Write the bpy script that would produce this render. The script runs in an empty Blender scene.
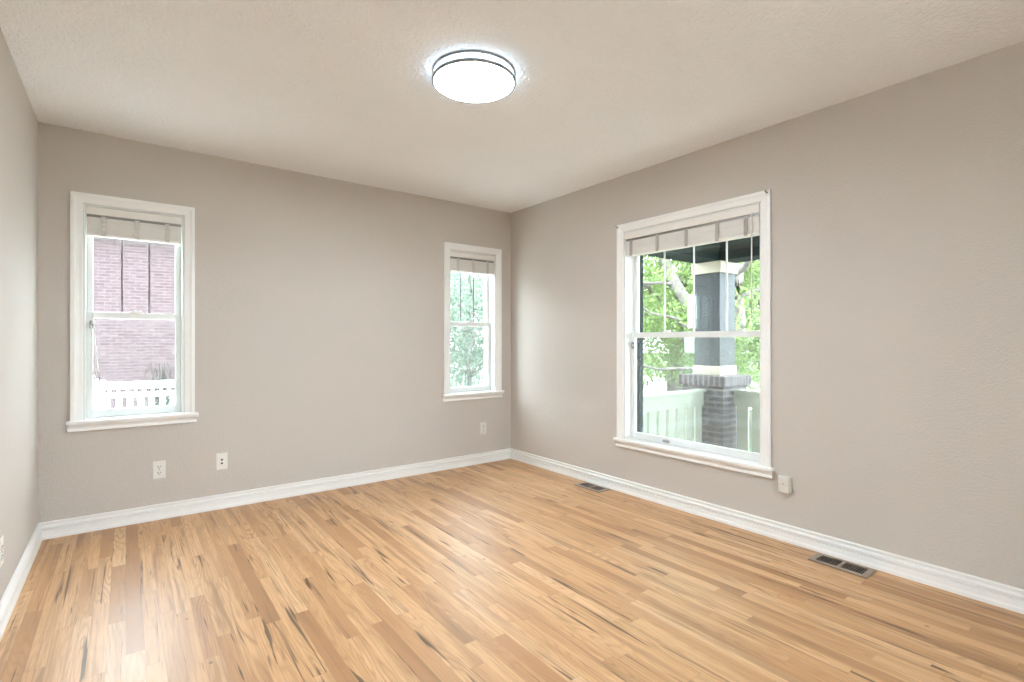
import bpy, bmesh, math, random
import numpy as np
from mathutils import Vector, Matrix
R = math.radians
S = bpy.context.scene
COL = S.collection
rnd = random.Random(7)

# ------------------------------------------------------------------ camera, sky, sun, exposure
H = 2.44                      # ceiling height
CAM_H = 1.155
XL, XR, YB, YR = -0.408, 3.0535, 4.037, -0.95   # left, right, back, rear wall faces
TH = 0.20                     # wall thickness
cam = bpy.data.objects.new('camera', bpy.data.cameras.new('camera'))
COL.objects.link(cam)
cam.location = (0, 0, CAM_H)
cam.rotation_euler = (R(90), 0, -math.atan2(.605, .796))
cam.data.sensor_width = 36
cam.data.lens = 508 / 1024 * 36
cam.data.shift_y = 1 / 1024
cam.data.clip_start = 0.02
cam.data.clip_end = 300
S.camera = cam

world = bpy.data.worlds.new('sky'); S.world = world; world.use_nodes = True
bg = world.node_tree.nodes['Background']
bg.inputs[0].default_value = (0.80, 0.91, 1.0, 1)
bg.inputs[1].default_value = 19.5
sun = bpy.data.objects.new('sun', bpy.data.lights.new('sun', 'SUN'))
COL.objects.link(sun)
sun.data.energy = 9.0
sun.data.angle = R(3)
sun.data.color = (1.0, 0.96, 0.88)
sun.rotation_euler = Vector((-0.60, 0.03, -0.80)).to_track_quat('-Z', 'Y').to_euler()
LAMP = 120.0                   # radiance of the ceiling lamp's diffuser
RING = 6.0                   # radiance of its lit side ring

S.view_settings.view_transform = 'Standard'
S.view_settings.look = 'None'
S.view_settings.exposure = 0.02
S.view_settings.gamma = 1.0
S.view_settings.use_curve_mapping = False
S.cycles.use_denoising = True
S.cycles.max_bounces = 14
S.cycles.diffuse_bounces = 8
S.cycles.glossy_bounces = 5
S.cycles.transparent_max_bounces = 24
S.cycles.sample_clamp_indirect = 8.0

# ------------------------------------------------------------------ materials
MATS = {}
class NT:
    """tiny node-tree helper"""
    def __init__(s, name):
        s.m = bpy.data.materials.new(name); s.m.use_nodes = True
        s.t = s.m.node_tree; s.n = s.t.nodes; s.l = s.t.links
        s.b = s.n['Principled BSDF']; s.out = s.n['Material Output']
    def new(s, t, **kw):
        n = s.n.new(t)
        for k, v in kw.items(): setattr(n, k, v)
        return n
    def put(s, sock, v):
        if hasattr(v, 'is_output'): s.l.new(v, sock)
        elif v is not None: sock.default_value = v
    def math(s, op, a, b=None, c=None):
        n = s.new('ShaderNodeMath', operation=op)
        s.put(n.inputs[0], a); s.put(n.inputs[1], b); s.put(n.inputs[2], c)
        return n.outputs[0]
    def xyz(s, x=0.0, y=0.0, z=0.0):
        n = s.new('ShaderNodeCombineXYZ')
        for i, v in enumerate((x, y, z)): s.put(n.inputs[i], v)
        return n.outputs[0]
    def obj(s):
        return s.new('ShaderNodeTexCoord').outputs['Object']
    def sep(s, v):
        n = s.new('ShaderNodeSeparateXYZ'); s.l.new(v, n.inputs[0]); return n.outputs
    def noise(s, vec, scale, detail=2.0, rough=0.5, dist=0.0):
        n = s.new('ShaderNodeTexNoise')
        if vec is not None: s.l.new(vec, n.inputs['Vector'])
        n.inputs['Scale'].default_value = scale; n.inputs['Detail'].default_value = detail
        n.inputs['Roughness'].default_value = rough; n.inputs['Distortion'].default_value = dist
        return n.outputs['Fac']
    def ramp(s, fac, stops):
        n = s.new('ShaderNodeValToRGB'); s.l.new(fac, n.inputs[0])
        e = n.color_ramp.elements
        while len(e) < len(stops): e.new(0.5)
        for k, (p, c) in zip(e, stops):
            k.position = p; k.color = (*c, 1) if len(c) == 3 else c
        return n.outputs[0]
    def mix(s, fac, a, b, mode='MIX'):
        n = s.new('ShaderNodeMix', data_type='RGBA', blend_type=mode)
        s.put(n.inputs[0], fac); s.put(n.inputs[6], a); s.put(n.inputs[7], b)
        return n.outputs[2]
    def bump(s, h, strength=0.2, dist=0.002):
        n = s.new('ShaderNodeBump'); n.inputs['Strength'].default_value = strength
        n.inputs['Distance'].default_value = dist; s.l.new(h, n.inputs['Height'])
        s.l.new(n.outputs[0], s.b.inputs['Normal'])

def c4(c): return (*c, 1)
def plain(name, col, rough=0.5, metal=0.0, var=0.06, scale=30.0, bump=0.0, spec=0.5):
    t = NT(name)
    t.b.inputs['Roughness'].default_value = rough
    t.b.inputs['Metallic'].default_value = metal
    t.b.inputs['Specular IOR Level'].default_value = spec
    n = t.noise(t.obj(), scale, 3)
    lo = tuple(x * (1 - var) for x in col); hi = tuple(min(1, x * (1 + var)) for x in col)
    t.l.new(t.ramp(n, [(0.3, lo), (0.7, hi)]), t.b.inputs['Base Color'])
    if bump: t.bump(t.noise(t.obj(), scale * 6, 2), bump, 0.002)
    MATS[name] = t.m
    return t.m

def plaster(name, col, scale, strength, dist):
    t = NT(name)
    t.b.inputs['Roughness'].default_value = 0.75
    t.b.inputs['Specular IOR Level'].default_value = 0.25
    o = t.obj()
    n = t.noise(o, 1.3, 2)
    t.l.new(t.ramp(n, [(0.3, tuple(x * .985 for x in col)), (0.7, tuple(x * 1.015 for x in col))]), t.b.inputs['Base Color'])
    h = t.noise(o, scale, 3, 0.55)
    t.bump(t.ramp(h, [(0.42, (0, 0, 0)), (0.62, (1, 1, 1))]), strength, dist)
    MATS[name] = t.m
    return t.m

M_WALL = plaster('greige_wall_paint', (0.550, 0.505, 0.462), 90, 0.24, 0.0035)
M_CEIL = plaster('white_ceiling_texture', (0.89, 0.90, 0.915), 58, 0.48, 0.007)
M_TRIM = plain('white_trim_paint', (0.86, 0.855, 0.84), 0.32, var=0.015, scale=4)
M_SASH = plain('white_vinyl_sash', (0.80, 0.82, 0.81), 0.30, var=0.01, scale=4)
M_BLIND = plain('white_wood_blind', (0.80, 0.775, 0.735), 0.42, var=0.03, scale=9)
M_TAPE = plain('beige_ladder_tape', (0.40, 0.375, 0.345), 0.85, var=0.15, scale=120)
M_TAPE2 = plain('pale_ladder_tape', (0.60, 0.575, 0.54), 0.85, var=0.15, scale=120)
M_CORD = plain('white_cord', (0.80, 0.79, 0.76), 0.7)
M_PLATE = plain('white_plastic_plate', (0.76, 0.745, 0.705), 0.3, var=0.01)
M_DEVICE = plain('warm_white_plastic', (0.66, 0.635, 0.59), 0.35, var=0.01)
M_SLOT = plain('dark_slot', (0.02, 0.018, 0.016), 0.6)
M_STEEL = plain('brushed_nickel', (0.40, 0.41, 0.42), 0.34, 1.0, var=0.03, scale=60)
M_RIM = plain('dark_nickel_rim', (0.32, 0.325, 0.33), 0.45, 1.0, var=0.03, scale=60)
M_GREYM = plain('grey_metal', (0.30, 0.29, 0.28), 0.4, 0.8)
M_VENT = plain('taupe_metal_register', (0.30, 0.24, 0.19), 0.4, 0.0, var=0.05)
M_LOUVER = plain('dark_brown_louver', (0.15, 0.115, 0.09), 0.45, 0.0)
M_DUCT = plain('dark_duct', (0.012, 0.010, 0.009), 0.8)
M_GREENTRIM = plain('dark_green_exterior_paint', (0.010, 0.019, 0.019), 0.85, var=0.1, spec=0.1)
M_TEAL = None
M_CREAM = plain('cream_exterior_paint', (0.42, 0.38, 0.29), 0.55, var=0.04, scale=8)
M_RAIL = plain('pale_green_exterior_paint', (0.28, 0.305, 0.245), 0.55, var=0.05, scale=8)
M_FENCE = plain('white_vinyl_fence', (0.85, 0.87, 0.85), 0.4, var=0.02)
M_BARK = plain('grey_brown_bark', (0.13, 0.115, 0.105), 0.9, var=0.35, scale=14, bump=0.6)
M_TWIG = plain('dry_twig', (0.05, 0.042, 0.036), 0.9, var=0.2)
M_ROOF = plain('grey_shingles', (0.16, 0.15, 0.15), 0.9, var=0.3, scale=12)
M_CONC = plain('pale_concrete', (0.64, 0.62, 0.59), 0.9, var=0.08, scale=3)
M_SIDING = plain('pale_exterior_siding', (0.62, 0.60, 0.54), 0.7, var=0.05)
M_GRASS = plain('lawn_grass', (0.040, 0.062, 0.026), 0.95, var=0.4, scale=6, bump=0.5)

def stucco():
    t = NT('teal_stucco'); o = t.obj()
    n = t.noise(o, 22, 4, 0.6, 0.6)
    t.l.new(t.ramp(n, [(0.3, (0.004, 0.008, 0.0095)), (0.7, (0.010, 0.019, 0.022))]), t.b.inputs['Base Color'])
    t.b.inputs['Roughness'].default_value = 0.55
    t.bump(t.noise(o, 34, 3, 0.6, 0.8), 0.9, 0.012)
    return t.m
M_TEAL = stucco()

def brick(name, c1, c2, mortar, bw, bh, axis, ms=0.012):
    """running-bond brick on vertical faces, mapped by the face's own plane"""
    t = NT(name); o = t.sep(t.obj())
    vec = t.xyz(o[axis], o[2], 0.0) if axis < 2 else t.xyz(t.math('ADD', o[0], o[1]), o[2], 0.0)
    n = t.new('ShaderNodeTexBrick')
    t.l.new(vec, n.inputs['Vector'])
    n.inputs['Color1'].default_value = c4(c1); n.inputs['Color2'].default_value = c4(c2)
    n.inputs['Mortar'].default_value = c4(mortar)
    n.inputs['Scale'].default_value = 1.0; n.inputs['Mortar Size'].default_value = ms
    n.inputs['Brick Width'].default_value = bw; n.inputs['Row Height'].default_value = bh
    v = t.noise(t.obj(), 9, 3)
    t.l.new(t.mix(1.0, n.outputs['Color'], t.ramp(v, [(0.3, (0.82,) * 3), (0.7, (1.12,) * 3)]), 'MULTIPLY'), t.b.inputs['Base Color'])
    t.b.inputs['Roughness'].default_value = 0.9
    t.bump(t.math('SUBTRACT', 1.0, n.outputs['Fac']), 0.5, 0.006)
    return t.m
M_BRICK = brick('red_house_brick', (0.104, 0.067, 0.070), (0.074, 0.043, 0.047), (0.124, 0.096, 0.099), 0.215, 0.068, 0, 0.010)
M_GREYBRICK = brick('grey_pedestal_brick', (0.042, 0.034, 0.037), (0.072, 0.060, 0.062), (0.17, 0.165, 0.165), 0.20, 0.064, 3, 0.008)
M_CAPBRICK = brick('grey_cap_brick', (0.048, 0.038, 0.042), (0.080, 0.066, 0.068), (0.22, 0.21, 0.21), 0.062, 0.30, 3, 0.007)

def leaf_mat(name, col, trans):
    t = NT(name); n = t.noise(t.obj(), 2.6, 3)
    lo = tuple(x * .62 for x in col); hi = tuple(min(1, x * 1.3) for x in col)
    cr = t.ramp(n, [(0.3, lo), (0.7, hi)])
    d = t.new('ShaderNodeBsdfDiffuse'); tr = t.new('ShaderNodeBsdfTranslucent'); mx = t.new('ShaderNodeMixShader')
    t.l.new(cr, d.inputs[0]); t.l.new(t.mix(1.0, cr, c4(trans), 'MULTIPLY'), tr.inputs[0])
    mx.inputs[0].default_value = 0.5
    t.l.new(d.outputs[0], mx.inputs[1]); t.l.new(tr.outputs[0], mx.inputs[2])
    t.l.new(mx.outputs[0], t.out.inputs[0])
    return t.m
M_LEAF = [leaf_mat('yellow_green_leaf', (0.20, 0.275, 0.125), (1.0, 1.0, 0.7)),
          leaf_mat('mid_green_leaf', (0.16, 0.225, 0.125), (1.0, 1.0, 0.8)),
          leaf_mat('grey_green_leaf', (0.175, 0.215, 0.175), (0.95, 1.0, 0.95))]

def glass_mat():
    t = NT('window_glass')
    lw = t.new('ShaderNodeLayerWeight'); lw.inputs['Blend'].default_value = 0.5
    fac = t.math('MULTIPLY_ADD', t.math('POWER', lw.outputs['Facing'], 5.0), 0.96, 0.04)   # Schlick, the same from both faces
    tr = t.new('ShaderNodeBsdfTransparent'); tr.inputs[0].default_value = (0.965, 0.985, 0.975, 1)
    g = t.new('ShaderNodeBsdfGlossy'); g.inputs['Roughness'].default_value = 0.02
    g.inputs[0].default_value = (1, 1, 1, 1)
    mx = t.new('ShaderNodeMixShader')
    t.l.new(fac, mx.inputs[0]); t.l.new(tr.outputs[0], mx.inputs[1]); t.l.new(g.outputs[0], mx.inputs[2])
    t.l.new(mx.outputs[0], t.out.inputs[0])
    return t.m
M_GLASS = glass_mat()
def screen_mat(name, fac):
    t = NT(name)
    tr = t.new('ShaderNodeBsdfTransparent'); d = t.new('ShaderNodeBsdfDiffuse')
    d.inputs[0].default_value = (0.55, 0.58, 0.60, 1)
    mx = t.new('ShaderNodeMixShader'); mx.inputs[0].default_value = fac
    t.l.new(tr.outputs[0], mx.inputs[1]); t.l.new(d.outputs[0], mx.inputs[2])
    t.l.new(mx.outputs[0], t.out.inputs[0])
    return t.m
M_SCREEN = screen_mat('insect_screen_mesh', 0.11)
M_THIN = screen_mat('fine_insect_screen_mesh', 0.05)
M_BACKLIT = plain('backlit_shade_grille', (0.20, 0.18, 0.19), 0.5)  # backlit shade of the muntins put into their base colour

def lamp_mat(name, col, strength):
    t = NT(name)
    t.b.inputs['Base Color'].default_value = (0.9, 0.9, 0.9, 1)
    t.b.inputs['Emission Color'].default_value = c4(col)
    t.b.inputs['Emission Strength'].default_value = strength
    return t.m
M_LAMP = lamp_mat('lit_diffuser', (0.84, 0.925, 1.0), LAMP)
M_RING = lamp_mat('lit_acrylic_ring', (0.60, 0.82, 1.0), RING)

def floor_mat():
    t = NT('oak_strip_floor'); o = t.sep(t.obj()); X, Y = o[0], o[1]
    W = 0.057
    u = t.math('DIVIDE', X, W); row = t.math('FLOOR', u); fx = t.math('FRACT', u)
    wr = t.new('ShaderNodeTexWhiteNoise', noise_dimensions='1D'); t.l.new(row, wr.inputs['W'])
    rs = t.sep(wr.outputs['Color'])
    v = t.math('ADD', t.math('DIVIDE', Y, t.math('MULTIPLY_ADD', rs[0], 0.70, 0.55)), t.math('MULTIPLY', rs[1], 17.0))
    bid = t.math('FLOOR', v); fy = t.math('FRACT', v)
    wb = t.new('ShaderNodeTexWhiteNoise', noise_dimensions='2D'); t.l.new(t.xyz(row, bid), wb.inputs['Vector'])
    bs = t.sep(wb.outputs['Color']); r1, r2, r3 = bs[0], bs[1], bs[2]
    base = t.ramp(r1, [(0.0, (0.38, 0.190, 0.080)), (0.14, (0.52, 0.285, 0.130)), (0.40, (0.630, 0.368, 0.180)),
                       (0.80, (0.665, 0.405, 0.208)), (1.0, (0.70, 0.450, 0.255))])
    # cathedral grain: contour lines of a long smooth noise, a different cut of it in each board
    gx = t.math('ADD', X, t.math('MULTIPLY', r2, 31.0)); gy = t.math('MULTIPLY_ADD', Y, 0.11, t.math('MULTIPLY', r3, 23.0))
    gn = t.noise(t.xyz(gx, gy, t.math('MULTIPLY', r1, 9.0)), 10.0, 1.5, 0.4, 0.15)
    ring = t.math('MULTIPLY_ADD', t.math('SINE', t.math('MULTIPLY', gn, 120.0)), 0.5, 0.5)
    ring = t.math('POWER', ring, 3.0)
    fade = t.ramp(t.noise(t.xyz(t.math('MULTIPLY', gx, 9.0), t.math('MULTIPLY', gy, 9.0), r1), 1.0, 1), [(0.35, (0.1,) * 3), (0.65, (1, 1, 1))])
    amt = t.math('MULTIPLY', t.math('MULTIPLY', ring, fade), t.math('MULTIPLY_ADD', r3, 0.58, 0.24))
    c = t.mix(amt, base, (0.32, 0.165, 0.068, 1))
    sg = t.noise(t.xyz(t.math('MULTIPLY', gx, 120.0), t.math('MULTIPLY', gy, 7.0), r3), 1.0, 3, 0.6)
    c = t.mix(t.math('MULTIPLY', t.ramp(sg, [(0.45, (0, 0, 0)), (0.70, (1, 1, 1))]), 0.38), c, (0.36, 0.19, 0.082, 1))
    bn = t.noise(t.xyz(t.math('MULTIPLY', gx, 13.0), t.math('MULTIPLY', gy, 9.0), r2), 1.0, 2, 0.5)
    c = t.mix(t.math('MULTIPLY', t.ramp(bn, [(0.50, (0, 0, 0)), (0.68, (1, 1, 1))]), 0.5), c, (0.37, 0.190, 0.078, 1))
    # fine pores
    pn = t.noise(t.xyz(t.math('MULTIPLY', gx, 230.0), t.math('MULTIPLY', Y, 6.0), r2), 1.0, 2, 0.6)
    c = t.mix(t.math('MULTIPLY', t.ramp(pn, [(0.50, (0, 0, 0)), (0.66, (1, 1, 1))]), 0.42), c, (0.33, 0.175, 0.078, 1))
    # broad mineral streaks and tapered dark checks
    sn = t.noise(t.xyz(t.math('MULTIPLY', gx, 24.0), t.math('MULTIPLY_ADD', Y, 1.3, t.math('MULTIPLY', r1, 40.0)), r3), 1.0, 2.5, 0.5, 0.5)
    st = t.ramp(sn, [(0.52, (0, 0, 0)), (0.66, (1, 1, 1))])
    c = t.mix(t.math('MULTIPLY', st, t.math('MULTIPLY', r2, 0.85)), c, (0.27, 0.145, 0.065, 1))
    kn = t.noise(t.xyz(t.math('MULTIPLY', gx, 40.0), t.math('MULTIPLY_ADD', Y, 1.45, t.math('MULTIPLY', r3, 50.0)), r1), 1.0, 2.0, 0.5, 0.9)
    kt = t.ramp(kn, [(0.635, (0, 0, 0)), (0.70, (1, 1, 1))])
    c = t.mix(t.math('MULTIPLY', kt, 0.85), c, (0.060, 0.028, 0.012, 1))
    # small pin knots
    vo = t.new('ShaderNodeTexVoronoi'); vo.inputs['Scale'].default_value = 5.5
    t.l.new(t.xyz(X, t.math('MULTIPLY', Y, 0.8), 0.0), vo.inputs['Vector'])
    c = t.mix(t.ramp(vo.outputs['Distance'], [(0.02, (0.8,) * 3), (0.05, (0, 0, 0))]), c, (0.14, 0.075, 0.035, 1))
    # seams between boards
    ex = t.math('MINIMUM', fx, t.math('SUBTRACT', 1.0, fx)); ey = t.math('MINIMUM', fy, t.math('SUBTRACT', 1.0, fy))
    seam = t.math('MAXIMUM', t.math('LESS_THAN', ex, 0.018), t.math('LESS_THAN', ey, 0.0018))
    c = t.mix(t.math('MULTIPLY', seam, 0.26), c, (0.16, 0.085, 0.04, 1))
    t.l.new(c, t.b.inputs['Base Color'])
    rn = t.noise(t.obj(), 3.0, 3)
    t.l.new(t.math('MULTIPLY_ADD', rn, 0.10, 0.36), t.b.inputs['Roughness'])
    t.b.inputs['Specular IOR Level'].default_value = 0.75
    t.bump(t.math('SUBTRACT', t.math('MULTIPLY', ring, 0.12), seam), 0.15, 0.001)
    return t.m
M_FLOOR = floor_mat()

# ------------------------------------------------------------------ mesh helpers
def link(name, bm, mat, parent=None, smooth=False, bevel=0.0, recalc=True):
    if recalc: bmesh.ops.recalc_face_normals(bm, faces=bm.faces)
    me = bpy.data.meshes.new(name); bm.to_mesh(me); bm.free()
    if mat: me.materials.append(mat)
    if smooth:
        for p in me.polygons: p.use_smooth = True
    o = bpy.data.objects.new(name, me); COL.objects.link(o)
    if parent is not None: o.parent = parent
    if bevel:
        m = o.modifiers.new('bevel', 'BEVEL'); m.width = bevel; m.segments = 2
        m.limit_method = 'ANGLE'; m.angle_limit = R(40)
    return o
def tag(o, label=None, cat=None, group=None, kind=None):
    if label: o['label'] = label
    if cat: o['category'] = cat
    if group: o['group'] = group
    if kind: o['kind'] = kind
    return o
def empty(name, loc=(0, 0, 0), rz=0.0, **kw):
    o = bpy.data.objects.new(name, None); COL.objects.link(o)
    o.location = loc; o.rotation_euler = (0, 0, rz); o.empty_display_size = 0.05
    return tag(o, **kw)
def box(bm, x0, x1, y0, y1, z0, z1):
    v = [bm.verts.new(p) for p in ((x0, y0, z0), (x1, y0, z0), (x1, y1, z0), (x0, y1, z0),
                                   (x0, y0, z1), (x1, y0, z1), (x1, y1, z1), (x0, y1, z1))]
    for f in ((0, 3, 2, 1), (4, 5, 6, 7), (0, 1, 5, 4), (1, 2, 6, 5), (2, 3, 7, 6), (3, 0, 4, 7)):
        bm.faces.new([v[i] for i in f])
    return v
def boxes(*bs):
    bm = bmesh.new()
    for b in bs: box(bm, *b)
    return bm
def lathe(prof, n=64, axis='Z', closed=False):
    bm = bmesh.new(); rings = []
    for r, z in prof:
        if r < 1e-6: rings.append([bm.verts.new((0, 0, z))])
        else: rings.append([bm.verts.new((r * math.cos(2 * math.pi * k / n), r * math.sin(2 * math.pi * k / n), z)) for k in range(n)])
    pairs = list(zip(rings, rings[1:])) + ([(rings[-1], rings[0])] if closed else [])
    for a, b in pairs:
        for k in range(n):
            q = (k + 1) % n
            vs = [a[k % len(a)], a[q % len(a)], b[q % len(b)], b[k % len(b)]]
            u = []
            for w in vs:
                if w not in u: u.append(w)
            if len(u) > 2: bm.faces.new(u)
    return bm
def tube(bm, pts, rad, n=8):
    """round tube along a polyline; rad is a number or one radius per point"""
    pts = [Vector(p) for p in pts]; rings = []
    for i, p in enumerate(pts):
        d = (pts[min(i + 1, len(pts) - 1)] - pts[max(i - 1, 0)]).normalized()
        a = d.cross(Vector((0, 0, 1)) if abs(d.z) < 0.95 else Vector((1, 0, 0))).normalized(); b = d.cross(a)
        r = rad[i] if isinstance(rad, (list, tuple)) else rad
        rings.append([bm.verts.new(p + r * (math.cos(2 * math.pi * k / n) * a + math.sin(2 * math.pi * k / n) * b)) for k in range(n)])
    for A, B in zip(rings, rings[1:]):
        for k in range(n): bm.faces.new((A[k], A[(k + 1) % n], B[(k + 1) % n], B[k]))
    bm.faces.new(rings[0][::-1]); bm.faces.new(rings[-1])
def prism(bm, prof, a, b, axis, mit_a=0.0, mit_b=0.0):
    """extrude a (depth, height) outline along axis from a to b; mitres shift each end by depth * mit"""
    ra, rb = [], []
    for d, z in prof:
        pa, pb = a + d * mit_a, b + d * mit_b
        if axis == 'x': ra.append(bm.verts.new((pa, d, z))); rb.append(bm.verts.new((pb, d, z)))
        else: ra.append(bm.verts.new((d, pa, z))); rb.append(bm.verts.new((d, pb, z)))
    n = len(prof)
    for k in range(n): bm.faces.new((ra[k], ra[(k + 1) % n], rb[(k + 1) % n], rb[k]))
    bm.faces.new(ra[::-1]); bm.faces.new(rb)

# ------------------------------------------------------------------ room shell
def wall_panel(name, axis, face, back, a0, a1, z0, z1, holes, label):
    """one wall with window openings; axis = direction the wall runs"""
    us = sorted({a0, a1, *[h[0] for h in holes], *[h[1] for h in holes]})
    zs = sorted({z0, z1, *[h[2] for h in holes], *[h[3] for h in holes]})
    inside = lambda u, z: any(h[0] < u < h[1] and h[2] < z < h[3] for h in holes)
    bm = bmesh.new(); cache = {}
    def V(u, d, z):
        k = (round(u, 5), d, round(z, 5))
        if k not in cache: cache[k] = bm.verts.new((u, d, z) if axis == 'x' else (d, u, z))
        return cache[k]
    solid = lambda i, j: 0 <= i < len(us) - 1 and 0 <= j < len(zs) - 1 and not inside((us[i] + us[i + 1]) / 2, (zs[j] + zs[j + 1]) / 2)
    for i in range(len(us) - 1):
        for j in range(len(zs) - 1):
            if not solid(i, j): continue
            A, B, p, q = us[i], us[i + 1], zs[j], zs[j + 1]
            for d in (face, back): bm.faces.new((V(A, d, p), V(B, d, p), V(B, d, q), V(A, d, q)))
            for di, dj, e in ((-1, 0, (A, p, A, q)), (1, 0, (B, p, B, q)), (0, -1, (A, p, B, p)), (0, 1, (A, q, B, q))):
                if not solid(i + di, j + dj):
                    bm.faces.new((V(e[0], face, e[1]), V(e[2], face, e[3]), V(e[2], back, e[3]), V(e[0], back, e[1])))
    o = link(name, bm, M_WALL)
    return tag(o, label, 'wall', kind='structure')

W1 = (-0.206, 0.310, 0.668, 2.000)
W2 = (2.350, 2.868, 0.668, 2.000)
W_FILL = (0.66, 1.55, 0.14, 2.15)     # unseen window added behind the camera to let in fill daylight
W3 = (1.530, 2.590, 0.400, 2.000)
wall_panel('wall_back', 'x', YB, YB + .16, XL, XR + TH, -0.02, H + .02, [W1, W2], 'greige painted back wall holding the two narrow windows')
wall_panel('wall_right', 'y', XR, XR + TH, YR - TH, YB, -0.02, H + .02, [W3], 'greige painted right wall holding the wide window')
wall_panel('wall_left', 'y', XL, XL - TH, YR - TH, YB + .16, -0.02, H + .02, [], 'greige painted left wall at the left picture edge')
wall_panel('wall_rear', 'x', YR, YR - TH, XL, XR, -0.02, H + .02, [W_FILL], 'greige painted wall behind the camera')
tag(link('floor', boxes((XL, XR, YR, YB, -0.06, 0.0)), M_FLOOR), 'light oak strip floor with dark mineral streaks', 'floor', kind='structure')
tag(link('ceiling', boxes((XL, XR, YR, YB, H, H + 0.06)), M_CEIL), 'white textured ceiling', 'ceiling', kind='structure')
tag(link('roof', boxes((XL - .5, XR + .3, YR - .5, YB + TH + .06, H + 0.08, H + 0.28)), M_GREENTRIM), 'dark roof slab over the room', 'roof', kind='structure')

BB = [(0, 0), (0.022, 0), (0.022, 0.015), (0.0175, 0.025), (0.0170, 0.050), (0.0040, 0.0520), (0.0040, 0.0590), (0.0175, 0.0620), (0.0170, 0.0700),
      (0.0060, 0.0790), (0.0060, 0.0845), (0.0140, 0.0870), (0.0140, 0.094), (0.009, 0.098), (0, 0.098)]
bm = bmesh.new(); prism(bm, [(YB - d, z) for d, z in BB], XL, XR, 'x')
tag(link('baseboard_back', bm, M_TRIM), 'white moulded baseboard along the back wall', 'baseboard', kind='structure')
bm = bmesh.new(); prism(bm, [(XR - d, z) for d, z in BB], YR, YB, 'y')
tag(link('baseboard_right', bm, M_TRIM), 'white moulded baseboard along the right wall', 'baseboard', kind='structure')
bm = bmesh.new(); prism(bm, [(XL + d, z) for d, z in BB], YR, YB, 'y')
tag(link('baseboard_left', bm, M_TRIM), 'white moulded baseboard along the left wall', 'baseboard', kind='structure')

# ------------------------------------------------------------------ windows
# local frame of a window: X along the wall, Y outwards through it, Z up; origin on the inner wall face at the floor
def frame_bm(u0, u1, z0, z1, w, d0, d1, wb=None, wt=None):
    wb = w if wb is None else wb; wt = w if wt is None else wt
    return boxes((u0, u0 + w, d0, d1, z0, z1), (u1 - w, u1, d0, d1, z0, z1),
                 (u0 + w, u1 - w, d0, d1, z0, z0 + wb), (u0 + w, u1 - w, d0, d1, z1 - wt, z1))
def mitred_casing(u0, u1, z0, z1, w):
    """three-sided flat casing with a raised outer band and a stepped inner lip, mitred at the top corners"""
    prof = [(0.0, -0.001), (0.0, -0.009), (0.006, -0.012), (0.020, -0.013), (0.034, -0.015), (0.042, -0.019), (w, -0.019), (w, -0.001)]
    bm = bmesh.new(); rows = []
    for t, d in prof:
        rows.append([bm.verts.new(p) for p in ((u0 - t, d, z0), (u0 - t, d, z1 + t), (u1 + t, d, z1 + t), (u1 + t, d, z0))])
    n = len(rows)
    for i in range(n):
        a, b = rows[i], rows[(i + 1) % n]
        for k in range(3): bm.faces.new((a[k], a[k + 1], b[k + 1], b[k]))
    bm.faces.new([r[0] for r in rows]); bm.faces.new([r[3] for r in rows][::-1])
    return bm
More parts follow.
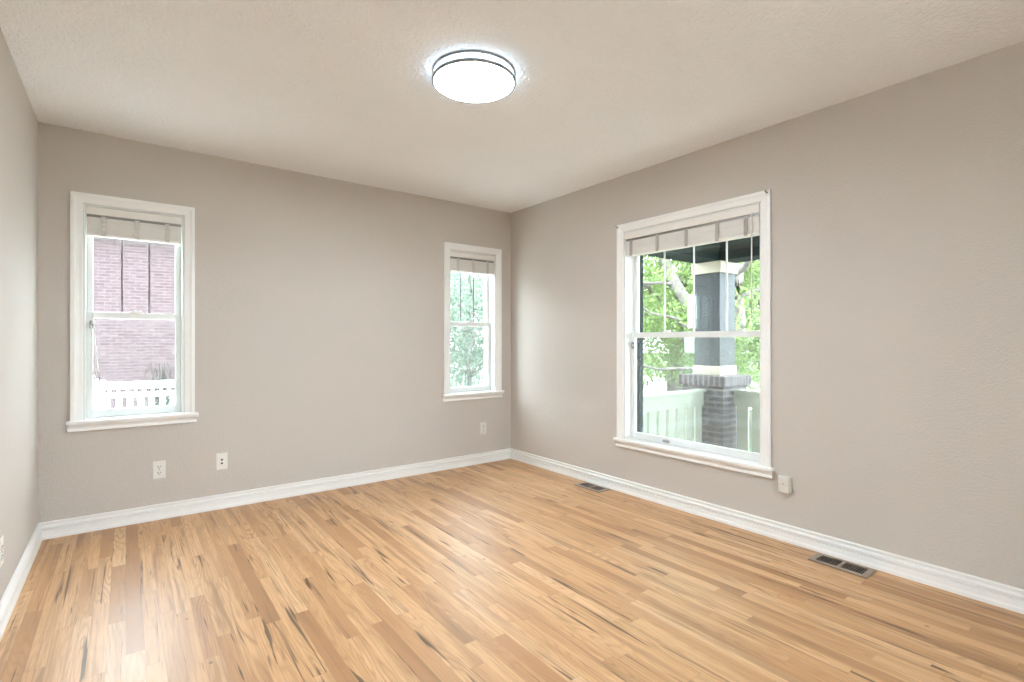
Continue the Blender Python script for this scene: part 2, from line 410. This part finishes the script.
def window(name, loc, rz, u0, u1, z0, z1, zmeet, muntins, label, dark_outside, haze=None, grille=None, th=TH):
    w = empty(name, loc, rz, label=label, cat='window', kind='structure')
    CW = 0.060
    link('casing', mitred_casing(u0, u1, z0 + .012, z1, CW), M_TRIM, w, bevel=0.0012)
    # stool with rounded nose, and the sloping apron moulding below
    bm = bmesh.new()
    box(bm, u0 - CW - .020, u1 + CW + .020, -0.040, -0.001, z0 - .008, z0 + .012)
    box(bm, u0 + .0005, u1 - .0005, -0.001, 0.070, z0 + .0005, z0 + .012)
    link('stool', bm, M_TRIM, w, bevel=0.005)
    bm = bmesh.new()
    ap = [(-0.001, z0 - .008), (-0.030, z0 - .008), (-0.029, z0 - .016), (-0.020, z0 - .024), (-0.015, z0 - .036), (-0.017, z0 - .042), (-0.017, z0 - .052), (-0.001, z0 - .054)]
    ua, ub = u0 - CW - .008, u1 + CW + .008
    ra = [bm.verts.new((ua - (d + .017) * .6 - .004, d, z)) for d, z in ap]; rb = [bm.verts.new((ub + (d + .017) * .6 * 1 * -1 + .004, d, z)) for d, z in ap]
    for k in range(len(ap)): bm.faces.new((ra[k], ra[(k + 1) % len(ap)], rb[(k + 1) % len(ap)], rb[k]))
    bm.faces.new(ra[::-1]); bm.faces.new(rb)
    link('apron', bm, M_TRIM, w)
    # jamb liner
    e = 0.0008
    bm = boxes((u0 + e, u0 + .010, 0.0, 0.160, z0 + .012, z1 - e), (u1 - .010, u1 - e, 0.0, 0.160, z0 + .012, z1 - e),
               (u0 + .010, u1 - .010, 0.0, 0.160, z1 - .010, z1 - e), (u0 + .010, u1 - .010, 0.070, 0.160, z0 + e, z0 + .012))
    link('jamb', bm, M_SASH, w)
    # lower sash (inner track)
    a, b = u0 + .0105, u1 - .0105
    lo = link('lower_sash', frame_bm(a, b, z0 + .0125, zmeet + .022, .032, 0.072, 0.102, wb=.048, wt=.040), M_SASH, w, bevel=0.003)
    link('pane', boxes((a + .031, b - .031, 0.084, 0.090, z0 + .06, zmeet - .017)), M_GLASS, lo)
    # upper sash (outer track)
    up = link('upper_sash', frame_bm(a, b, zmeet - .018, z1 - .0105, .032, 0.1035, 0.1335, wb=.040), M_SASH, w, bevel=0.003)
    link('pane', boxes((a + .031, b - .031, 0.115, 0.121, zmeet + .021, z1 - .041)), M_GLASS, up)
    ga, gb = a + .032, b - .032
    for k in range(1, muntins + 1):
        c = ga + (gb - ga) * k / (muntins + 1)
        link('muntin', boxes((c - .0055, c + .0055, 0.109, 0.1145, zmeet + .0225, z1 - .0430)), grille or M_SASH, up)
    # sash lock on the meeting rail
    c = (a + b) / 2
    for cc in ([c] if muntins < 3 else [a + (b - a) * .30, b - (b - a) * .16]):
        lk = link('sash_lock', boxes((cc - .026, cc + .026, 0.074, 0.098, zmeet + .0222, zmeet + .030)), M_SASH, w, bevel=0.002)
        bm = lathe([(0, 0.0), (.011, 0.0), (.011, .007), (0, .008)], 20)
        bmesh.ops.translate(bm, verts=bm.verts, vec=(cc, 0.086, zmeet + .0302))
        box(bm, cc - .004, cc + .030, 0.082, 0.089, zmeet + .0320, zmeet + .0370)
        link('lever', bm, M_SASH, lk)
    # insect screen outside the lower half
    sc = link('insect_screen', boxes((a + .012, b - .012, 0.1405, 0.1415, z0 + .02, zmeet)), haze or M_SCREEN, w)
    link('screen_frame', frame_bm(a + .001, b - .001, z0 + .0125, zmeet + .012, .014, 0.137, 0.145), M_GREENTRIM if dark_outside else M_SASH, sc)
    # exterior brick mould
    link('exterior_trim', boxes((u0 + e, u0 + .022, 0.161, th, z0 + e, z1 - e), (u1 - .022, u1 - e, 0.161, th, z0 + e, z1 - e),
                                (u0 + .022, u1 - .022, 0.161, th, z1 - .022, z1 - e), (u0 + .022, u1 - .022, 0.161, th, z0 + e, z0 + .014)),
         M_GREENTRIM if dark_outside else M_SASH, w)
    return w
ORI_R = (XR, 0, 0)
w1 = window('window_1', (0, YB, 0), 0, *W1, 1.322, 2, 'narrow white double-hung window at the left end of the back wall, brick outside', False, M_THIN, M_BACKLIT, 0.168)
w2 = window('window_2', (0, YB, 0), 0, *W2, 1.322, 2, 'narrow white double-hung window beside the corner, trees outside', False, M_THIN, M_BACKLIT, 0.168)
w3 = window('window_3', ORI_R, R(-90), -W3[1], -W3[0], W3[2], W3[3], 1.205, 3, 'wide white double-hung window facing the porch column', True)

w_fill = window('fill_window', (0, YR, 0), R(180), -W_FILL[1], -W_FILL[0], W_FILL[2], W_FILL[3], 1.30, 3, 'unseen white window added behind the camera for fill daylight', False)

# small window hardware
def tilt_latch(w, u, z, d=0.0745):
    link('vent_latch', boxes((u - .006, u + .006, d - .005, d - .0028, z - .016, z + .016), (u - .003, u + .003, d - .011, d - .005, z - .008, z + .004)), M_SASH, w, bevel=0.001)
tilt_latch(w1, W1[1] - .030, 0.775); tilt_latch(w2, W2[1] - .030, 0.775); tilt_latch(w3, -W3[1] + .028, 1.065)
def sash_lift(w, u, z, d=0.0715):
    bm = boxes((u - .030, u + .030, d - .004, d, z - .008, z + .008))
    box(bm, u - .022, u + .022, d - .014, d - .004, z + .001, z + .006)
    tag(link('sash_lift', bm, M_STEEL, w, bevel=0.0015), 'grey metal lift')
sash_lift(w3, -2.26, W3[2] + .034)

# ------------------------------------------------------------------ blinds, raised, stacked at the window heads
def blind(name, loc, rz, u0, u1, z1, tapes, label, wand=None, cord=None, proud=0.0, tape=None):
    b = empty(name, (loc[0], loc[1], 0), rz, label=label, cat='blind', group='raised white blinds at the window heads')
    a, c = u0 + .0125, u1 - .0125
    d0, d1 = 0.008 - proud, 0.062 - proud
    hr = link('valance', boxes((a - .001, c + .001, d0 - .004, d0 + .006, z1 - .060, z1 - .012)), M_BLIND, b, bevel=0.0025)
    link('head_rail', boxes((a + .002, c - .002, d0 + .0065, d1, z1 - .0745, z1 - .0125)), M_GREYM, b)
    # about sixteen slats lying on each other, each a shallow curved lath of its own
    bm = bmesh.new(); n = 15; zb = z1 - .190; ph = 0.0063
    for k in range(n):
        zc = zb + .020 + ph * k
        j = rnd.uniform(-.0028, .0028); jx = rnd.uniform(-.0012, .0012)
        pts = [(d0 + .002 + j, zc), (d0 + .027 + j, zc + .0012), (d1 - .002 + j, zc), (d1 - .002 + j, zc + .0050), (d0 + .027 + j, zc + .0061), (d0 + .002 + j, zc + .0050)]
        ra = [bm.verts.new((a + .004 + jx, d, z)) for d, z in pts]; rb = [bm.verts.new((c - .004 + jx, d, z)) for d, z in pts]
        for q in range(6): bm.faces.new((ra[q], ra[(q + 1) % 6], rb[(q + 1) % 6], rb[q]))
        bm.faces.new(ra[::-1]); bm.faces.new(rb)
    link('slats', bm, M_BLIND, b)
    link('bottom_rail', boxes((a + .003, c - .003, d0, d1, zb, zb + .0175)), M_BLIND, b, bevel=0.003)
    for f in tapes:
        u = a + (c - a) * f
        # cloth ladder tape looping down the face of the stack
        bm = bmesh.new(); zt = z1 - .068; rows = []
        for k in range(13):
            z = zb - .001 + (zt - zb) * k / 12
            rows.append([bm.verts.new((u + s * .012, d0 - .0035 - .0025 * abs(math.sin(k * 2.1 + u * 9)), z)) for s in (-1, 1)])
        for p, q in zip(rows, rows[1:]): bm.faces.new((p[0], p[1], q[1], q[0]))
        o = link('ladder_tape', bm, tape or M_TAPE, b)
        m = o.modifiers.new('thick', 'SOLIDIFY'); m.thickness = 0.0012
    if wand is not None:
        u, zl = wand
        bm = bmesh.new(); tube(bm, [(u, d0 - .009, z1 - .058), (u, d0 - .010, z1 - .30), (u, d0 - .010, zl)], 0.0038, 8)
        link('tilt_wand', bm, M_CORD, b, smooth=True)
    if cord is not None:
        u, zc, zl = cord      # cleat on the sash stile and a looped lift cord hanging from it
        dd = 0.060
        bm = boxes((u - .008, u + .008, dd + .002, dd + .0085, zc - .022, zc + .022), (u - .004, u + .004, dd - .008, dd + .002, zc - .010, zc + .010))
        tube(bm, [(u, dd - .008, zc - .026), (u, dd - .011, zc), (u, dd - .008, zc + .026)], 0.005, 8)
        tag(link('cord_cleat', bm, M_GREYM, b), 'grey cleat')
        if zl is not None:
            bm = bmesh.new()
            tube(bm, [(u, dd - .012, zc + .01), (u + .012, dd - .013, zc + .004), (u + .018, dd - .010, zc - .10), (u + .028, dd - .008, zc - .24), (u + .044, dd - .007, zc - .38), (u + .040, dd - .007, zl + .03),
                      (u + .020, dd - .007, zl), (u + .004, dd - .007, zl + .05), (u + .003, dd - .008, zc - .24), (u + .004, dd - .010, zc - .08), (u - .001, dd - .012, zc)], 0.0042, 6)
            link('lift_cord', bm, M_CORD, b, smooth=True)
    return b
blind('window_blind', (0, YB), 0, W1[0], W1[1], W1[3], (.17, .51, .84), 'raised white slat blind in the narrow window showing brick', cord=(-0.172, 1.262, 0.93), tape=M_TAPE2)
blind('window_blind', (0, YB), 0, W2[0], W2[1], W2[3], (.17, .51, .84), 'raised white slat blind in the narrow window beside the corner', cord=(2.395, 1.262, None), tape=M_TAPE2)
blind('window_blind', (XR, 0), R(-90), -W3[1], -W3[0], W3[3], (.055, .285, .515, .735, .92), 'wide raised white slat blind in the porch window', wand=(-1.585, 1.30), cord=(-2.555, 1.130, None), proud=0.008)

# curtain-rod brackets on the top corners of the wide window's casing
def bracket(y, z, label):
    b = empty('curtain_bracket', (XR, y, z), R(-90), label=label, cat='bracket', group='curtain brackets on the wide window')
    link('back_plate', boxes((-.008, .008, -.0225, -.0195, -.016, .016)), M_PLATE, b, bevel=0.001)
    bm = bmesh.new(); tube(bm, [(0, -.0225, 0), (0, -.034, 0), (0, -.044, .004), (0, -.046, .012)], [.005, .0045, .0045, .005], 8)
    link('hook', bm, M_GREYM, b, smooth=True)
bracket(W3[0] - .045, W3[3] + .042, 'small grey curtain bracket on the right top corner of the wide window')
bracket(W3[1] + .045, W3[3] + .040, 'small grey curtain bracket on the left top corner of the wide window')

# ------------------------------------------------------------------ ceiling light
LX, LY = 1.325, 2.043
cl = empty('ceiling_light', (LX, LY, H), label='round flush ceiling lamp with a nickel band and glowing white diffuser', cat='lamp')
link('base_pan', lathe([(0, -.0005), (.193, -.0005), (.1965, -.003), (.1965, -.008), (.193, -.010), (0, -.010)], 96), M_GREYM, cl, smooth=True)
link('side_ring', lathe([(.190, -.0102), (.1915, -.012), (.1930, -.022), (.1930, -.034), (.190, -.0362), (.150, -.0362), (.150, -.0102)], 96, closed=True), M_RING, cl, smooth=True)
link('band', lathe([(.1885, -.0364), (.1985, -.0364), (.2005, -.0385), (.2005, -.0485), (.1990, -.0505), (.1905, -.0505), (.1905, -.0400), (.1885, -.0390)], 96, closed=True), M_RIM, cl, smooth=False)
link('diffuser', lathe([(.1900, -.0405), (.1900, -.0490), (.170, -.0515), (.13, -.0540), (.07, -.0558), (0, -.0565)], 96), M_LAMP, cl, smooth=True)
bm = boxes((-.002, .002, -.1945, -.1925, -.0362, -.0102)); 
bmesh.ops.rotate(bm, verts=bm.verts, cent=(0, 0, 0), matrix=Matrix.Rotation(R(-22), 3, 'Z'))
link('band_seam', bm, M_GREYM, cl)

# ------------------------------------------------------------------ floor registers
def register(x0, x1, y0, y1, label):
    cx, cy = (x0 + x1) / 2, (y0 + y1) / 2; w, l = (x1 - x0) / 2, (y1 - y0) / 2
    r = empty('floor_register', (cx, cy, 0), label=label, cat='vent', group='floor registers along the right wall')
    # bevelled face plate with two slotted fields
    bm = bmesh.new(); q = 0.022
    fields = [(-l + .030, -.008), (.008, l - .030)]
    h0, h1 = 0.0006, 0.0085
    fr = []
    for s, z in ((0.004, h0), (0.0, 0.005), (0.005, h1)):
        fr.append([bm.verts.new(p) for p in ((-w + s, -l + s, z), (w - s, -l + s, z), (w - s, l - s, z), (-w + s, l - s, z))])
    for A, B in zip(fr, fr[1:]):
        for k in range(4): bm.faces.new((A[k], A[(k + 1) % 4], B[(k + 1) % 4], B[k]))
    us = [-w + .005, -w + q, w - q, w - .005]; vs = [-l + .005, fields[0][0], fields[0][1], fields[1][0], fields[1][1], l - .005]
    G = {}
    for i, u in enumerate(us):
        for j, v in enumerate(vs): G[i, j] = bm.verts.new((u, v, h1))
    for i in range(3):
        for j in range(5):
            if i == 1 and j in (1, 3): continue
            bm.faces.new((G[i, j], G[i + 1, j], G[i + 1, j + 1], G[i, j + 1]))
    for j in (1, 3):
        loop = [G[1, j], G[2, j], G[2, j + 1], G[1, j + 1]]
        lowv = [bm.verts.new((v.co.x, v.co.y, 0.0012)) for v in loop]
        for k in range(4): bm.faces.new((loop[k], loop[(k + 1) % 4], lowv[(k + 1) % 4], lowv[k]))
    bmesh.ops.remove_doubles(bm, verts=bm.verts, dist=1e-5)
    link('face_plate', bm, M_VENT, r)
    link('duct_opening', boxes((-w + q - .002, w - q + .002, -l + .026, l - .026, 0.0004, 0.0010)), M_DUCT, r)
    for (v0, v1) in fields:
        n = 8
        for k in range(1, n):
            v = v0 + (v1 - v0) * k / n
            bm = bmesh.new()
            pr = [(v - .0020, .0012), (v + .0002, .0012), (v + .0020, .0072), (v - .0002, .0072)]
            prism(bm, pr, -w + q, w - q, 'x')
            link('louver', bm, M_LOUVER, r)
    link('damper_lever', boxes((-.003, .003, -.0055, .0055, .0086, .0115)), M_VENT, r)
register(2.874, 3.010, 0.922, 1.196, 'brown metal floor register under the plug-in device, nearest the camera')
register(2.880, 3.016, 2.690, 2.962, 'brown metal floor register near the far corner')

# ------------------------------------------------------------------ outlets and the plug-in device
def rounded_plate(bm, w, h, d0, d1, ins=0.004):
    rows = []
    for s, d in ((0, d0), (0, d0 + (d1 - d0) * .45), (ins, d1)):
        rows.append([bm.verts.new(p) for p in ((-w + s, d, -h + s), (w - s, d, -h + s), (w - s, d, h - s), (-w + s, d, h - s))])
    for A, B in zip(rows, rows[1:]):
        for k in range(4): bm.faces.new((A[k], A[(k + 1) % 4], B[(k + 1) % 4], B[k]))
    bm.faces.new(rows[0][::-1]); bm.faces.new(rows[-1])
def disc(bm, u, z, r, d0, d1, n=20, flat=None):
    A, B = [], []
    for k in range(n):
        a = 2 * math.pi * k / n; x, y = r * math.cos(a), r * math.sin(a)
        if flat: y = max(-flat, min(flat, y))
        A.append(bm.verts.new((u + x, d0, z + y))); B.append(bm.verts.new((u + x, d1, z + y)))
    for k in range(n): bm.faces.new((A[k], A[(k + 1) % n], B[(k + 1) % n], B[k]))
    bm.faces.new(A[::-1]); bm.faces.new(B)
def outlet(loc, rz, label):
    o = empty('wall_outlet', loc, rz, label=label, cat='outlet', group='white duplex outlets low on the walls')
    bm = bmesh.new(); rounded_plate(bm, .035, .0575, -.0005, -.006); link('cover_plate', bm, M_PLATE, o)
    for s in (1, -1):
        bm = bmesh.new(); disc(bm, 0, s * .0195, .0172, -.0058, -.0085, 28, .0135)
        rc = link('receptacle', bm, M_PLATE, o)
        bm = boxes((-.0085, -.0050, -.0090, -.0084, s * .0195 - .001, s * .0195 + .0085), (.0050, .0085, -.0090, -.0084, s * .0195 - .001, s * .0195 + .0075))
        disc(bm, 0, s * .0195 - .0072, .0030, -.0084, -.0090, 12)
        link('slots', bm, M_SLOT, rc)
    bm = bmesh.new(); disc(bm, 0, 0, .0035, -.0058, -.0072, 14); link('screw', bm, M_GREYM, o)
outlet((.1725, YB, .3205), 0, 'white duplex outlet below the left window')
outlet((2.7225, YB, .330), 0, 'white duplex outlet below the narrow corner window')
outlet((XL, 2.905, .300), R(90), 'white outlet on the left wall, cut by the picture edge')
o = empty('jack_plate', (.531, YB, .325), 0, label='white wall plate with two dark round jacks, right of the left window', cat='wall plate')
bm = bmesh.new(); rounded_plate(bm, .035, .0575, -.0005, -.006); link('cover_plate', bm, M_PLATE, o)
link('insert', boxes((-.0165, .0165, -.0085, -.0058, -.033, .033)), M_PLATE, o, bevel=0.001)
for s in (1, -1):
    bm = bmesh.new(); disc(bm, 0, s * .0125, .0065, -.0084, -.0098, 18); tag(link('jack', bm, M_SLOT, o), 'dark round jack')

pd = empty('plug_in_device', (XR, 1.386, .331), R(-90), label='white plug-in device on the right wall below the wide window corner', cat='plug-in device')
bm = bmesh.new(); rounded_plate(bm, .034, .048, -.0062, -.036, .0045); link('body', bm, M_DEVICE, pd, bevel=0.003)
bm = bmesh.new(); rounded_plate(bm, .029, .041, -.0005, -.006); link('cover_plate', bm, M_PLATE, pd)
bm = boxes((-.027, .027, -.0374, -.0360, .0005, .0018)); link('seam', bm, M_TAPE, pd)
bm = bmesh.new(); disc(bm, 0, .006, .0035, -.0358, -.0372, 14); tag(link('sensor', bm, M_GREYM, pd), 'grey round sensor')

# ------------------------------------------------------------------ outside: ground, porch
GZ = -0.62
def ground_plane():
    bm = bmesh.new()
    bmesh.ops.create_grid(bm, x_segments=8, y_segments=8, size=70)
    for v in bm.verts: v.co.z = GZ
    return bm
tag(link('ground', ground_plane(), M_GRASS), 'green lawn around the house', 'lawn', kind='structure')
tag(link('street', boxes((13.0, 22.0, -40, 40, GZ + .002, GZ + .012)), M_CONC), 'pale concrete street beyond the trees', 'street', kind='structure')
tag(link('bounce_strip', boxes((-6, 4.6, YB + .20, 7.4, GZ + .002, GZ + .05)), M_CONC), 'pale concrete strip added along the back wall to bounce daylight indoors', 'bounce_strip', kind='structure')  # unseen ground strip, added to throw daylight up onto the ceiling
tag(link('bounce_slab', boxes((-6, 8, -9, YR - TH - .001, GZ + .002, GZ + .06)), M_CONC), 'pale concrete slab added behind the house to bounce daylight indoors', 'bounce_slab', kind='structure')  # added out of view as a reflector below the rear window
DZ = -0.25
tag(link('porch_deck', boxes((XR + TH + .001, 5.55, -3.2, 3.48, GZ, DZ)), M_CONC), 'concrete porch floor outside the wide window', 'porch floor', kind='structure')

PX, PY = 5.22, 3.14
pc = empty('porch_column', (PX, PY, DZ), label='dark teal stucco porch column on a grey brick pedestal', cat='column')
def sq(w, z0, z1): return (-w, w, -w, w, z0 - DZ, z1 - DZ)
link('pedestal', boxes(sq(.243, DZ + .001, .682)), M_GREYBRICK, pc)
link('pedestal_cap', boxes(sq(.275, .6825, .792)), M_CAPBRICK, pc, bevel=0.006)
link('base_band', boxes(sq(.166, .7925, .895)), M_CREAM, pc, bevel=0.006)
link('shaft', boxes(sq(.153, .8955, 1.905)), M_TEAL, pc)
link('capital', boxes(sq(.178, 1.9055, 2.028)), M_CREAM, pc, bevel=0.006)

def railing(loc, rz, length, n, label, end_post=False):
    """runs along local X from 0 to length, boards in the XZ plane"""
    r = empty('porch_railing', loc, rz, label=label, cat='railing', group='pale green porch railings')
    T = 0.645 - DZ
    link('cap_rail', boxes((0, length, -.055, .055, T - .030, T)), M_RAIL, r, bevel=0.006)
    link('top_board', boxes((0, length, -.020, .020, T - .175, T - .0305)), M_RAIL, r)
    link('bottom_board', boxes((0, length, -.020, .020, .070, .175)), M_RAIL, r)
    p = length / n
    for k in range(n):
        link('board', boxes((p * k + p * .12, p * (k + 1) - p * .12, -.011, .011, .1755, T - .1755)), M_RAIL, r, bevel=0.003)
railing((XR + TH + .002, PY, DZ), 0, PX - .244 - XR - TH - .003, 11, 'pale green board railing left of the porch column')
railing((PX, PY - .244, DZ), R(-90), 5.4, 33, 'pale green board railing right of the porch column')

pr = empty('porch_roof', (XR + TH, 0, 2.03), label='dark porch roof and beams above the column', cat='porch roof')
x0, x1 = 0.002, PX + .16 - XR - TH
for nm, b in (('end_beam', (x0, x1, PY - .14, PY + .14, 0.0, .24)), ('front_beam', (x1 - .30, x1, -3.2, PY - .1405, 0.0, .24))):
    link(nm, boxes(b), M_GREENTRIM, pr, bevel=0.005)
link('ceiling_boards', boxes((x0, x1 + .30, -3.2, PY + .45, .241, .29)), M_GREENTRIM, pr)
bm = bmesh.new()
for k in range(7):
    box(bm, x0, x1 - .301, -2.8 + k * .85, -2.72 + k * .85, .14, .2405)
link('rafters', bm, M_GREENTRIM, pr)

# ------------------------------------------------------------------ outside: neighbour's house and white fence (left window)
hs = empty('brick_house', (-0.9, 14.2, GZ), R(-7), label='pink red brick house beyond the white fence', cat='house')
link('wall', boxes((-8.5, 4.6, 0, 7, 0, 4.3)), M_BRICK, hs)
bm = bmesh.new(); prism(bm, [(-.3, 4.301), (7.3, 4.301), (3.5, 5.0)], -8.7, 4.8, 'x'); link('roof', bm, M_ROOF, hs)
link('eave', boxes((-8.7, 4.8, -.3, -.001, 4.12, 4.3)), M_FENCE, hs)

def vinyl_fence(loc, rz, u0, u1, z, label, lattice=True):
    f = empty('vinyl_fence', loc, rz, label=label, cat='fence')
    link('top_rail', boxes((u0, u1, -.03, .03, z - .090, z)), M_FENCE, f, bevel=0.004)
    if lattice:
        link('lattice_rail', boxes((u0, u1, -.025, .025, z - .195, z - .135)), M_FENCE, f, bevel=0.004)
        n = int((u1 - u0) / .0875)
        for k in range(min(n, 60)):
            u = u0 + .02 + k * .0875
            link('lattice_block', boxes((u, u + .026, -.018, .018, z - .1345, z - .0905)), M_FENCE, f)
        zt = z - .196
    else: zt = z - .08
    n = int((u1 - u0) / .112)
    for k in range(n):
        u = u0 + .07 + k * .112
        link('picket', boxes((u, u + .060, -.012, .012, .10, zt)), M_FENCE, f, bevel=0.003)
    link('bottom_rail', boxes((u0, u1, -.025, .025, .06, .13)), M_FENCE, f)
    for u in (u0, (u0 + u1) / 2 if u1 - u0 > 4 else None, u1):
        if u is None: continue
        bm = boxes((u - .065, u + .065, -.065, .065, 0, z + .012)); v = [bm.verts.new(p) for p in ((u - .08, -.08, z + .0125), (u + .08, -.08, z + .0125), (u + .08, .08, z + .0125), (u - .08, .08, z + .0125), (u, 0, z + .045))]
        bm.faces.new(v[:4][::-1])
        for k in range(4): bm.faces.new((v[k], v[(k + 1) % 4], v[4]))
        link('post', bm, M_FENCE, f)
    return f
vinyl_fence((-0.28, 8.00, GZ), R(-7), 0.0, 4.2, 1.28, 'white vinyl fence with slotted top outside the left window')
f2 = vinyl_fence((5.2, 11.5, GZ), R(-20), 0.0, 6.0, 1.15, 'pale picket fence under the trees outside the corner window', lattice=False)

# ------------------------------------------------------------------ outside: plants
def leaves(n, blobs, size, seed, mat, parent, name='foliage'):
    """bent two-face leaves filling the given ellipsoids (centre, radii), one mesh"""
    g = np.random.default_rng(seed)
    w = np.array([b[1][0] * b[1][1] * b[1][2] for b in blobs]); idx = g.choice(len(blobs), n, p=w / w.sum())
    d = g.normal(size=(n, 3)); d /= np.linalg.norm(d, axis=1)[:, None]
    r = g.random(n) ** 0.42
    C = np.array([b[0] for b in blobs])[idx]; RR = np.array([b[1] for b in blobs])[idx]
    P = C + d * r[:, None] * RR
    a = g.normal(size=(n, 3)); a[:, 2] -= .4; a /= np.linalg.norm(a, axis=1)[:, None]
    b = np.cross(a, g.normal(size=(n, 3))); b /= np.linalg.norm(b, axis=1)[:, None]
    nn = np.cross(a, b); s = size * g.uniform(.6, 1.25, n)[:, None]
    V = np.empty((n, 4, 3))
    V[:, 0] = P - a * s; V[:, 1] = P + b * s * .45 + nn * s * .2; V[:, 2] = P + a * s; V[:, 3] = P - b * s * .45 + nn * s * .2
    me = bpy.data.meshes.new(name)
    me.vertices.add(n * 4); me.vertices.foreach_set('co', V.ravel())
    F = (np.arange(n)[:, None] * 4 + np.array([0, 1, 2, 0, 2, 3])).ravel()
    me.loops.add(n * 6); me.loops.foreach_set('vertex_index', F)
    me.polygons.add(n * 2); me.polygons.foreach_set('loop_start', np.arange(n * 2) * 3); me.polygons.foreach_set('loop_total', np.full(n * 2, 3))
    me.update(); me.validate(); me.materials.append(mat)
    o = bpy.data.objects.new(name, me); COL.objects.link(o); o.parent = parent
    return o
def limb(bm, a, b, r0, r1, bend, seed, n=7):
    g = random.Random(seed); a, b = Vector(a), Vector(b); pts, rs = [], []
    for k in range(n):
        f = k / (n - 1); j = math.sin(f * math.pi) * bend
        pts.append(a.lerp(b, f) + Vector((g.uniform(-j, j), g.uniform(-j, j), g.uniform(-j, j) * .5))); rs.append(r0 + (r1 - r0) * f)
    tube(bm, pts, rs, 9); return pts
def tree(x, y, height, spread, n, mat, label, seed, trunk_r=.14, lean=(0, 0), low=.25, size=.085, group='trees outside', limbs=None):
    g = random.Random(seed)
    t = empty('tree', (x, y, GZ), label=label, cat='tree', group=group)
    bm = bmesh.new(); top = Vector((lean[0], lean[1], height * .62))
    limb(bm, (0, 0, -.05), top, trunk_r, trunk_r * .55, .10, seed)
    link('trunk', bm, M_BARK, t, smooth=True)
    blobs = []
    for k in range(9 if limbs is None else 6):
        a = g.uniform(0, 6.28); f = g.uniform(.35, 1.0); s = top * f
        e = s + Vector((math.cos(a) * spread * g.uniform(.45, .95), math.sin(a) * spread * g.uniform(.45, .95), height * g.uniform(.05, .30)))
        bm = bmesh.new(); limb(bm, s, e, trunk_r * .42, trunk_r * .08, .16, seed + k)
        link('branch', bm, M_BARK, t, smooth=True)
        blobs.append((tuple(e), (spread * g.uniform(.32, .5), spread * g.uniform(.32, .5), spread * g.uniform(.22, .36))))
    for (s, e, r0, r1) in limbs or []:
        bm = bmesh.new(); limb(bm, s, e, r0, r1, .12, seed + 77); link('branch', bm, M_BARK, t, smooth=True)
    for k in range(14):
        a = g.uniform(0, 6.28); rr = spread * math.sqrt(g.random()) * .9
        blobs.append(((lean[0] * .8 + math.cos(a) * rr, lean[1] * .8 + math.sin(a) * rr, height * g.uniform(low, .95)),
                      (spread * g.uniform(.22, .42), spread * g.uniform(.22, .42), spread * g.uniform(.16, .32))))
    leaves(n, blobs, size, seed, mat, t)
    return t
# seen through the wide window
tree(9.3, 6.6, 5.4, 2.3, 30000, M_LEAF[0], 'bright yellow green tree left of the porch column, above the pale railing', 11, .17, (-.5, -.7), .12, .048)
tree(11.6, 4.9, 5.6, 2.4, 26000, M_LEAF[1], 'mid green tree right of the porch column, behind the forked bare trunks', 23, .17, (.2, .5), .12, .05)
tree(13.8, 9.6, 6.2, 3.0, 24000, M_LEAF[1], 'tall green tree farther off behind the yellow green one', 37, .22, (0, 0), .08, .065)
tree(19.5, 13.6, 6.2, 3.0, 22000, M_LEAF[0], 'light green tree at the far back between the column and the right tree', 41, .2, (0, 0), .08, .065)
tree(7.6, 4.4, 5.0, 1.7, 5000, M_LEAF[0], 'forked tree with slanting pale grey trunks right behind the porch column', 19, .15, (0, 0), .45, .045,
     limbs=[((-.05, .03, 1.2), (-.80, .73, 3.55), .105, .075), ((-.80, .73, 3.55), (-1.15, 1.2, 4.6), .072, .03), ((.05, 0, 1.3), (.72, .03, 3.6), .10, .07),
            ((.72, .03, 3.6), (.9, .3, 4.7), .068, .03), ((-.08, 0, 1.33), (-1.8, .5, 1.46), .035, .014), ((-.5, .28, 2.0), (-1.5, .6, 2.4), .03, .01),
            ((-.65, .5, 2.7), (-1.6, 1.2, 2.75), .03, .01), ((.5, .05, 2.4), (1.0, -.5, 3.2), .04, .015)])
# seen through the corner window
tree(5.4, 8.6, 4.6, 2.2, 20000, M_LEAF[2], 'grey green tree close outside the corner window', 53, .055, (.1, -.1), .14, .042)
tree(8.4, 13.4, 6.0, 2.9, 20000, M_LEAF[2], 'grey green tree behind the pale picket fence', 67, .16, (0, 0), .10, .06)
tree(13.5, 19.0, 7.0, 3.6, 20000, M_LEAF[1], 'broad green tree at the far back outside the corner window', 71, .2, (0, 0), .10, .07)

sh = empty('dry_shrub', (0.395, 8.5, GZ), label='dry arching shrub behind the white fence', cat='shrub')
g = random.Random(3)
for k in range(16):
    a = g.uniform(0, 6.28); q = g.uniform(.10, .25); hh = g.uniform(1.30, 1.52)
    bm = bmesh.new()
    tube(bm, [(q * math.cos(a) * f * (1.1 if f > .6 else 1), q * math.sin(a) * f, hh * math.sin(min(f, 1) * math.pi * .78) / 1.0) for f in (0, .2, .4, .6, .8, 1.0)], [.010, .009, .008, .007, .006, .004], 5)
    link('stem', bm, M_TWIG, sh)
leaves(260, [((0, 0, 1.0), (.20, .20, .34))], .035, 9, M_LEAF[2], sh)
